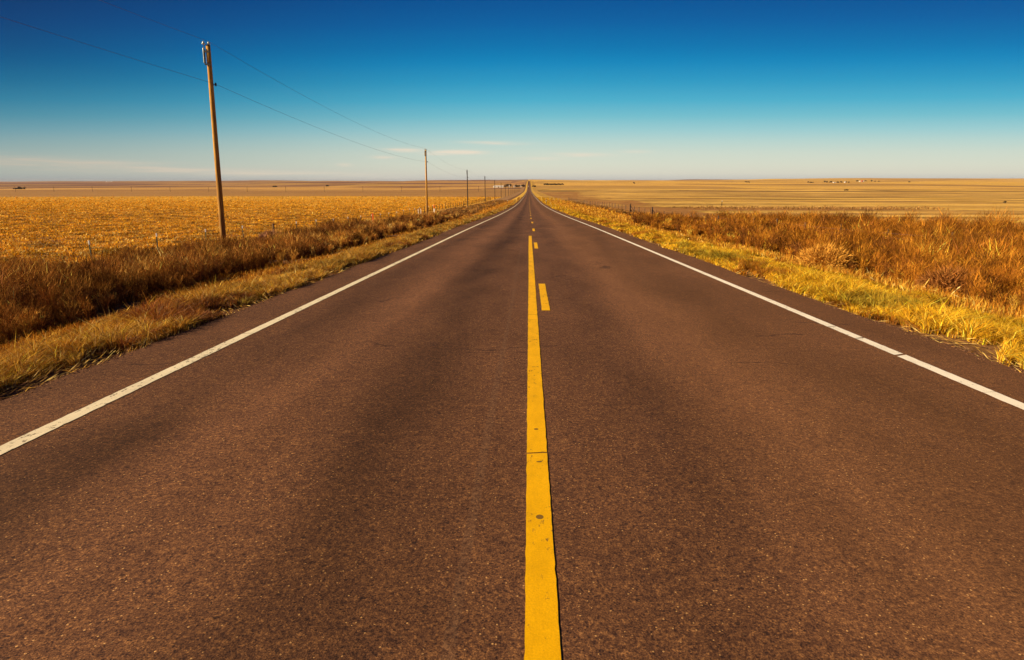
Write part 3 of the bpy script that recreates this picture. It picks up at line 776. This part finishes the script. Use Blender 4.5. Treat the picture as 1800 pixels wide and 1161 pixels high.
# visible tops from the photograph fix how deep each pole is set
top_px = {0: 78, 1: 263, 2: 299.5, 3: 310.5, 4: 317, 5: 321.5, 6: 324}
poles = []
pm, pd = None, None
LEAN = {0: R_(1.75), 1: R_(.7)}       # the two near poles lean towards the road
PH = 11.35
def pole_top_z(k):
    Y = PY0 + PSP * k
    if k in top_px:
        d = pix_dir(930 - 18 * 1100 / max(Y, 1), top_px[k])
        return CAMZ + d.z / d.y * Y
    return base_z(k) + 10.3
for k in range(-1, 17):
    Y = PY0 + PSP * k
    if k in (-1, 0, 1):
        if pm is None: pm = make_pole(True); o = pm
        else: o = copy_tree(pm)
    else:
        if pd is None: pd = make_pole(False); o = pd
        else: o = copy_tree(pd)
    tz = pole_top_z(k) if k >= 0 else base_z(k) + 10.5
    o.location = (PX, Y, tz - 11.4)
    o.rotation_euler = (R_(random.uniform(-.4, .4)), R_(random.uniform(-.3, .3)) * (k > 1) + LEAN.get(k, 0), 0)
    if k == -1:
        o['label'] = 'golden wooden utility pole standing behind the camera on the left'
    elif k == 0: o['label'] = 'tall golden wooden utility pole with two white insulators, nearest and largest'
    elif k == 1: o['label'] = 'golden wooden utility pole beside the white marker post, second nearest'
    elif k < 10: o['label'] = 'dark utility pole along the left roadside, %s pole to the camera' % ords[k]
    else: o['label'] = 'tiny dark utility pole in the far crowded end of the roadside row'
    poles.append((k, o, tz))

def sag_wire(name, dxx, dzz, sag, rad, label, sag0=None):
    b = MB(); pts = []
    for (k0, o0, t0), (k1, o1, t1) in zip(poles, poles[1:]):
        Y0, Y1 = PY0 + PSP * k0, PY0 + PSP * k1
        sg = sag0 if (k0 == -1 and sag0) else sag
        for j in range(14):
            t = j / 14
            lx = (math.tan(LEAN.get(k0, 0)) * (1 - t) + math.tan(LEAN.get(k1, 0)) * t) * (11.4 + dzz)
            pts.append((PX + dxx + lx, Y0 + (Y1 - Y0) * t, (t0 + (t1 - t0) * t) + dzz - sg * 4 * t * (1 - t)))
    pts.append((PX + dxx, Y1, t1 + dzz))
    b.tube(pts, rad, 5); o = b.build(name, m_wire, None)
    return tag(o, label, 'power line', 'power lines strung between the roadside poles')
sag_wire('power_line', .02, .14, .88, .0075, 'upper thin wire running over the pole tops')
sag_wire('power_line', .26, -2.07, .72, .0075, 'lower thin wire held by the side brackets below the pole tops', .3)

# fences
def fence(name, X, y0, y1, sp, label, left):
    t = empty(name, (X, y0, gz(X, y0)), label, 'fence')
    bx, by, bz = t.location
    y = y0; k = 0; tops = []
    while y < y1:
        z = gz(X, y); lean = random.uniform(-.03, .03); h = random.uniform(1.22, 1.32) * (1 if left else 1.12)
        x = X + random.uniform(-.04, .04)
        wood = (not left and random.random() < .45) or (left and k % 14 == 9)
        sc = 1 + y * .006
        b = MB()
        if wood:
            b.tube([(0, 0, -.3), (lean * .5, 0, h * .5), (lean, .01, h)], [.06 * sc ** .5, .055 * sc ** .5, .05 * sc ** .5], 7)
            p = b.build('post', m_wood_grey, t)
        else:
            w = .022 * sc
            b.box(-w, w, -.006, .006, -.3, h); b.box(-.006, .006, .0065, .04, -.3, h); b.box(-w * 1.2, w * 1.2, .0405, .05, h * .3, h * .33)
            p = b.build('post', m_green if left else m_wood_grey, t)
            if left and y < 130:
                c = MB(); c.box(-w - .003, w + .003, -.011, .045, h - .17, h + .005); cc = c.build('painted_tip', m_whitep, p)
            p.rotation_euler = (0, lean, 0)
        p.location = (x - bx, y - by, z - bz)
        tops.append((x - bx, y - by, z - bz)); y += sp * random.uniform(.985, 1.015); k += 1
    for hh in (.35, .65, .93, 1.15):
        b = MB(); pts = [(a + lean * 0, c, d + hh) for a, c, d in tops]
        b.tube(pts, .0035, 4, False); b.build('wire', m_wire, t)
    return t
fence('wire_fence', -19.6, 2.1, 330, 5.08, 'wire fence of green steel posts with white tips beside the stubble field', True)
fence('wire_fence', 18.4, 8, 300, 4.95, 'low wire fence of dark posts sunk in the right weeds', False)

# marker posts
def marker(px, Y, h, w, kind, label):
    x = x_at(px, Y); t = empty('marker_post', (x, Y, gz(x, Y)), label, 'marker post')
    if kind == 'orange_top':
        b = MB(); b.tube([(0, 0, -.1), (0, 0, h * .62)], w, 10); b.build('post', m_whitep, t, True)
        b = MB(); b.tube([(0, 0, h * .62), (0, 0, h * .98), (0, 0, h)], [w * 1.05, w * 1.0, w * .5], 10); b.build('cap', m_orange, t, True)
    elif kind == 'orange':
        b = MB(); b.box(-w, w, -.02, .02, -.1, h * .36); b.build('post', m_whitep, t)
        b = MB(); b.box(-w * 1.03, w * 1.03, -.023, .023, h * .36, h); b.box(-w * .6, w * .6, -.02, .02, h + .001, h + .05); b.build('sleeve', m_orange, t)
    elif kind == 'white':
        b = MB(); b.box(-w, w, -w, w, -.1, h * .9); b.build('post', m_whitep, t)
        b = MB(); b.lathe([(w * 1.2, 0), (w * 1.2, h * .06), (w * .4, h * .12)], (0, 0, h * .9), 8); b.build('cap', m_whitep, t)
    else:
        b = MB(); b.box(-w, w, -.01, .01, -.1, h); b.build('post', m_iron, t)
        b = MB(); b.box(-w * 1.5, w * 1.5, -.035, -.0105, h - .22, h - .02); b.build('reflector', m_whitep, t)
    return t
marker(652, 71, 1.6, .085, 'orange', 'orange marker post with white foot standing in the left weeds')
marker(762, 111, 1.75, .10, 'orange_top', 'white marker post with orange top beside the second utility pole')
for px, lab in ((733.5, 'short white post left of the second utility pole, outer of two'), (738, 'short white post left of the second utility pole, inner of two')):
    marker(px, 112, 1.0, .06, 'white', lab)
marker(892, 205, 1.2, .06, 'thin', 'thin dark roadside reflector post in the left verge')
marker(960.5, 200, 1.2, .06, 'thin', 'thin dark roadside reflector post in the right verge')
marker(1272, 190, 1.5, .09, 'thin', 'lone dark post standing in the pale right pasture')

# H-brace of the right fence with its lashed rails
for px, Y, lab in ((1135, 97, 'dark braced corner post of the right fence, nearer one'), (1108, 118, 'dark braced corner post of the right fence, farther one')):
    x = 18.7; t = empty('brace_post', (x, Y, gz(x, Y)), lab, 'fence post')
    b = MB(); b.tube([(0, 0, -.2), (0, 0, 1.7)], [.12, .09], 8); b.build('post', m_wood_dark, t, True)
    b = MB(); b.tube([(.08, .05, 1.25), (.95, .3, .05)], .05, 6); b.build('strut', m_wood_dark, t, True)

# line of poles far across the left fields
def far_pole():
    t = empty('field_power_pole', (0, 0, 0), 'tmp', 'power pole', 'distant poles crossing the left fields')
    b = MB(); b.tube([(0, 0, -.5), (0, 0, 9.6)], [.24, .19], 7); b.build('shaft', m_wood_dark, t)
    b = MB(); b.box(-1.1, 1.1, -.1, .1, 8.9, 9.15); b.build('crossarm', m_wood_dark, t)
    return t
fp = None
for i, px in enumerate([24, 92, 160, 229, 297, 365, 433, 501, 569, 637, 705, 773, 841]):
    o = far_pole() if fp is None else copy_tree(fp)
    if fp is None: fp = o
    x = x_at(px, 1200); o.location = (x, 1200, gz(x, 1200))
    o['label'] = 'faint thin pole of the distant line crossing the brown left field'

# trees
def make_crown(seed, w, h, n=420, col=(.035, .03, .02)):
    r = np.random.default_rng(seed)
    k = 9; cc = r.normal(0, .30, (k, 3)) * [w, w, h * .55]; cc[:, 2] += h * .6; rr = r.uniform(.16, .30, k) * w
    j = r.integers(0, k, n); d = r.normal(0, 1, (n, 3)); d /= np.linalg.norm(d, axis=1)[:, None]
    p = cc[j] + d * (rr[j] * r.uniform(.5, 1.1, n))[:, None]
    p[:, 2] = np.maximum(p[:, 2], h * .12)
    a = r.normal(0, 1, (n, 3)); a /= np.linalg.norm(a, axis=1)[:, None]; b = np.cross(a, d); s = w * .07 * r.uniform(.6, 1.5, n)[:, None]
    V = np.stack([p - a * s - b * s * .6, p + a * s - b * s * .6, p + a * s + b * s * .6, p - a * s + b * s * .6], 1).reshape(-1, 3)
    C = np.array(col) * r.uniform(.6, 1.6, (n, 1))
    return V, np.arange(4 * n).reshape(-1, 4), np.repeat(C[:, None], 4, 1).reshape(-1, 3)
def tree(px, Y, w, h, seed, label, group, col=(.04, .032, .02), dz=0):
    x = x_at(px, Y); t = empty('tree', (x, Y, gz(x, Y) + dz), label, 'tree', group)
    V, F, C = make_crown(seed, w, h, col=col); mesh_np('crown', V, F, M_crown, t, colors=C)
    b = MB(); b.tube([(0, 0, -1), (.1, 0, h * .3), (-.1, .1, h * .75)], [.05 * w, .035 * w, .012 * w], 7)
    for q in range(4):
        a = q * 1.7 + seed; b.tube([(0, 0, h * (.3 + .08 * q)), (math.cos(a) * w * .3, math.sin(a) * w * .3, h * (.6 + .08 * q))], [.018 * w, .006 * w], 5)
    b.build('trunk', m_bark, t)
    return t
GL = 'trees around the farm left of the road'
tree(892, 1750, 8.5, 9.5, 1, 'dark bare tree right of the long white barn, the larger round one', GL)
tree(898, 1752, 8, 8.5, 2, 'dark tree between the two small white farm houses', GL)
tree(887.5, 1757, 5, 4.5, 3, 'low dark tree touching the right end of the long white barn', GL)
tree(908, 1765, 10, 5, 4, 'wide low brown tree right of the small cream farm house', GL, (.07, .05, .03))
tree(913.5, 1765, 5, 6.5, 5, 'slim brown tree in the middle of the farm row', GL, (.07, .05, .03))
tree(919, 1760, 7, 7, 6, 'brown tree close to the road left of the cars', GL, (.08, .055, .035))
tree(922, 1770, 5.5, 5.5, 7, 'small brown tree nearest the left edge of the far road', GL, (.08, .055, .035))
tree(938, 1750, 6.5, 4.6, 8, 'dark low tree right of the far road, left one of a touching pair', 'trees right of the far road')
tree(941, 1752, 5.5, 3.6, 9, 'dark low tree right of the far road, right one of a touching pair', 'trees right of the far road')
for i in range(11):
    tree(957.5 + i * 3.1, 2000 + (i % 3) * 4, 7.0, 4.2 + (i % 2) * .4, 20 + i, 'dark low evergreen tree in the long windbreak right of the road', 'windbreak trees')
for i, (px, w, h, Y) in enumerate([(1421, 9, 9, 3600), (1425, 10, 5, 3600), (1450, 10, 13, 3600), (1454, 12, 9, 3600), (1461, 13, 8, 3600), (1473, 12, 6, 3600),
                                   (1479, 11, 8, 3600), (1488, 8, 7, 3600), (1492, 10, 5, 3600), (1507, 11, 7, 3900), (1519, 7, 7, 3900), (1522, 8, 11, 3900),
                                   (1532, 10, 9, 3900), (1538, 9, 5, 3900), (1545, 9, 5, 3900), (1428, 9, 4, 3600), (1598, 10, 6, 3900)]):
    tree(px, Y, w, h, 40 + i, 'dark tree in the loose row around the far right farmstead, about place %d from its left end' % (i + 1) if False else
         ['small dark tree at the left end of the far right farmstead', 'low wide bush just right of the leftmost farmstead tree', 'tallest dark tree of the far right farmstead',
          'dark tree pressed against the tallest farmstead tree', 'dark round tree left of the long white farmstead shed', 'low dark tree right of the long white farmstead shed',
          'round dark tree midway between the white shed and white house', 'dark tree left of the small white farmstead house', 'low bush right of the small white farmstead house',
          'dark round tree left of the red roofed house', 'small dark tree touching the right of the red roofed house', 'tall dark tree right of the red roofed house',
          'lone dark round tree right of the red roofed house group', 'low brown bush right of the lone round tree', 'faint low bush at the right end of the farmstead',
          'low brown bush between the leftmost tree and the tallest', 'single tiny dark tree alone on the far right plain'][i], 'trees of the far right farmstead', (.05, .045, .025))
for px, Y, w, h, lab in [(1115, 2300, 6, 4.5, 'single dark bush on the plain right of the windbreak'), (1312, 3400, 9, 8, 'dark tree of the small far clump on the right plain'),
                         (1317, 3400, 7, 5, 'low bush beside the small far clump tree'), (1490, 1300, 5, 2.6, 'lone dark bush in the tan right field below the farmstead'),
                         (482, 2300, 12, 5, 'low dark tree alone on the left horizon fields'), (1773, 260, 1.0, 1.0, 'small dark bush at the right edge of the pale pasture'),
                         (575, 2350, 14, 4, 'low brown thicket on the left fields right of the lone tree')]:
    tree(px, Y, w, h, int(px), lab, None, (.05, .04, .025))

# farm buildings
def house(px, Y, L, D, hw, hr, wall, roof, label, cat='house', rz=0, barn=False):
    x = x_at(px, Y); t = empty('barn' if barn else 'house', (x, Y, gz(x, Y)), label, cat, None, rz)
    b = MB(); b.box(-L / 2, L / 2, -D / 2, D / 2, -1, hw)
    b.poly([(-L / 2, -D / 2, hw), (-L / 2, 0, hw + hr), (-L / 2, D / 2, hw)][::-1]); b.poly([(L / 2, -D / 2, hw), (L / 2, 0, hw + hr), (L / 2, D / 2, hw)])
    b.build('wall', wall, t)
    b = MB(); e = .4; th = .15
    for s in (-1, 1):
        k = hr / (D / 2); y0 = s * (D / 2 + e); z0 = hw - e * k + .03
        P_ = [(-L / 2 - e, y0, z0), (L / 2 + e, y0, z0), (L / 2 + e, s * .0, hw + hr + .03), (-L / 2 - e, s * .0, hw + hr + .03)]
        Q_ = [(a, c, d + th) for a, c, d in P_]
        i = len(b.v); b.v += P_ + Q_
        for q in ((0, 1, 2, 3), (4, 7, 6, 5), (0, 4, 5, 1), (1, 5, 6, 2), (2, 6, 7, 3), (3, 7, 4, 0)): b.f.append(tuple(i + a for a in q))
    b.build('roof', roof, t)
    b = MB(); b.box(-1.4 if barn else -.5, 1.4 if barn else .5, -D / 2 - .06, -D / 2 - .003, 0, min(3, hw * .8)); b.build('door', m_dark, t)
    nwin = max(2, int(L // 7))
    for q in range(nwin):
        xx = -L / 2 + L * (q + .5) / nwin
        if abs(xx) < 2.2: continue
        b = MB(); b.box(xx - .6, xx + .6, -D / 2 - .05, -D / 2 - .003, hw * .45, hw * .75); b.build('window', m_glass, t)
    return t
house(876.5, 1745, 26, 14, 3.4, 1.6, m_barn, m_barn, 'long low white barn left of the far road', 'barn', 0, True)
house(895, 1747, 3.2, 6, 3.6, 1.2, m_barn, m_roofg, 'small white house between the two dark farm trees')
house(904, 1742, 4.2, 6, 2.6, 1.1, m_barn, m_roofg, 'small cream house right of the dark farm trees')
house(868, 1748, 4, 5, 2.2, .8, m_barn, m_roofg, 'tiny white shed off the left end of the long white barn', 'shed')
house(915.5, 1748, 3, 5, 2.4, .9, m_barn, m_roofg, 'tiny pale shed among the brown trees nearest the road', 'shed')
house(1467, 3590, 14, 9, 3.2, 1.2, m_barn, m_roofg, 'long white shed of the far right farmstead', 'shed', 0, True)
house(1485.5, 3590, 6, 7, 4.5, 2, m_barn, m_roofg, 'small white house of the far right farmstead')
house(1512, 3890, 9, 8, 3, 2, m_barn, m_barn, 'white house left of the red roofed one on the right plain')
house(1515.5, 3880, 7, 9, 4.2, 4.5, m_roofr, m_roofr, 'red barn standing between white buildings on the right plain', 'barn', 0, True)
house(1517.8, 3890, 6, 8, 3.6, 2, m_barn, m_barn, 'white shed touching the right side of the red barn', 'shed')
for px, L, lab in ((187, 12, 'left white building far out on the left horizon'), (191, 9, 'middle white building far out on the left horizon'), (195.5, 14, 'right white building far out on the left horizon')):
    house(px, 8200, L, 10, 7, 2, m_barn, m_barn, lab, 'building', 0, True)
for px, w, h, lab in ((35, 15, 4.6, 'dark low clump of a tree on the far left pale strip, the larger one'), (25, 10, 2.4, 'small low bush left of the dark tree on the far left pale strip')):
    tree(px, 1900, w, h, px, lab, None, (.03, .025, .02))

# cars far down the road
def car(x, Y, paint_m, label, rz=0):
    t = empty('car', (x, Y, float(road_z(Y)) + .004), label, 'car', 'vehicles far down the road', rz)
    prof = [(-2.2, .35), (-2.25, .75), (-2.15, .95), (-1.5, 1.02), (-.9, 1.5), (.9, 1.55), (1.9, 1.05), (2.2, .95), (2.25, .4)]
    b = MB(); i = len(b.v)
    for s in (-.88, .88): b.v += [(s * (1 if z < 1.1 else .86), y, z) for y, z in prof]
    n = len(prof); b.f.append(tuple(i + k for k in range(n))); b.f.append(tuple(i + n + k for k in range(n))[::-1])
    for k in range(n): b.f.append((i + k, i + n + k, i + n + (k + 1) % n, i + (k + 1) % n))
    b.build('body', paint_m, t)
    b = MB(); b.poly([(-.68, -1.46, 1.07), (.68, -1.46, 1.07), (.62, -.95, 1.47), (-.62, -.95, 1.47)]); 
    b.v = [(a, y - .03, z + .02) for a, y, z in b.v]; b.build('windscreen', m_glass, t)
    for sx_ in (-.86, .86):
        for yy in (-1.4, 1.4):
            b = MB(); b.tube([(sx_ - .1, yy, .33), (sx_ + .1, yy, .33)], .33, 12); b.build('wheel', m_tyre, t)
        b = MB(); b.box(sx_ * .8 - .14, sx_ * .8 + .14, -2.30, -2.251, .68, .84); b.build('tail_light', m_lampr, t)
    return t
car(-1.75, 1500, m_card, 'small dark car on the far road, the nearer of two', math.pi)
car(-1.75, 1790, m_carw, 'pale car on the far road beside the farm, the farther of two', math.pi)

# tumbleweeds: individual rounded bushes
def tumbleweed(x, y, rad, seed, label, col):
    r = np.random.default_rng(seed); n = 4200
    d = r.normal(0, 1, (n, 3)); d[:, 2] = np.abs(d[:, 2]); d /= np.linalg.norm(d, axis=1)[:, None]
    q = r.uniform(.15, 1, n) ** .6; P0 = d * (rad * q)[:, None] * [1, 1, .85]
    dr = d + r.normal(0, .5, (n, 3)); dr /= np.linalg.norm(dr, axis=1)[:, None]
    P1 = P0 + dr * (rad * r.uniform(.12, .35, n))[:, None]
    s = r.normal(0, 1, (n, 3)); s /= np.linalg.norm(s, axis=1)[:, None]; s *= (.006 + y * .0005)
    V = np.stack([P0 - s, P0 + s, P1], 1).reshape(-1, 3)
    V[:, 2] = np.maximum(V[:, 2], -.05)
    C = np.array(col) * r.uniform(.6, 1.5, (n, 1))
    o = mesh_np('tumbleweed', V, np.arange(3 * n).reshape(-1, 3), M_twig, colors=np.repeat(C[:, None], 3, 1).reshape(-1, 3))
    o.location = (x, y, gz(x, y)); tag(o, label, 'tumbleweed', 'tumbleweeds caught in the roadside weeds')
    o.rotation_euler = (0, 0, seed)
    return o
GR = (.30, .15, .085); RS = (.30, .12, .03)
for px, Y, rad, lab, c in [(470, 41, 1.05, 'big greyish tumbleweed against the left fence right of the tall pole', GR), (500, 44, .7, 'smaller greyish tumbleweed touching the right side of the big one', GR),
                           (585, 60, .8, 'greyish tumbleweed on the left fence line left of the orange marker', GR), (700, 78, .9, 'round tumbleweed in the left weeds right of the orange marker', GR),
                           (782, 95, .9, 'round dark tumbleweed right of the white and orange marker post', RS),
                           (1465, 22, .95, 'round golden tumbleweed bulging from the right weeds', (.55, .27, .045)), (1390, 31, .9, 'dark tumbleweed in the right weeds near the fence posts', (.20, .08, .03)),
                           (1700, 17, .8, 'rusty tumbleweed low in the right weeds', RS)]:
    tumbleweed(x_at(px, Y), Y, rad, int(px), lab, c)

# ------------------------------------------------------------------ haze: thin even air around the whole plain
hz = MB(); hz.box(-28000, 28000, -300, 28000, -400, 45)
m_haze = bpy.data.materials.new('thin_air'); m_haze.use_nodes = True
H_ = NT(m_haze.node_tree); H_.n.clear()
pv = H_.new('ShaderNodeVolumePrincipled'); pv.inputs['Color'].default_value = (.62, .60, .64, 1); pv.inputs['Density'].default_value = 1.7e-5
pv.inputs['Anisotropy'].default_value = 0
ho = H_.new('ShaderNodeOutputMaterial'); H_.l.new(pv.outputs[0], ho.inputs['Volume'])
tag(hz.build('haze', m_haze), 'thin haze over the far fields', None, kind='stuff')
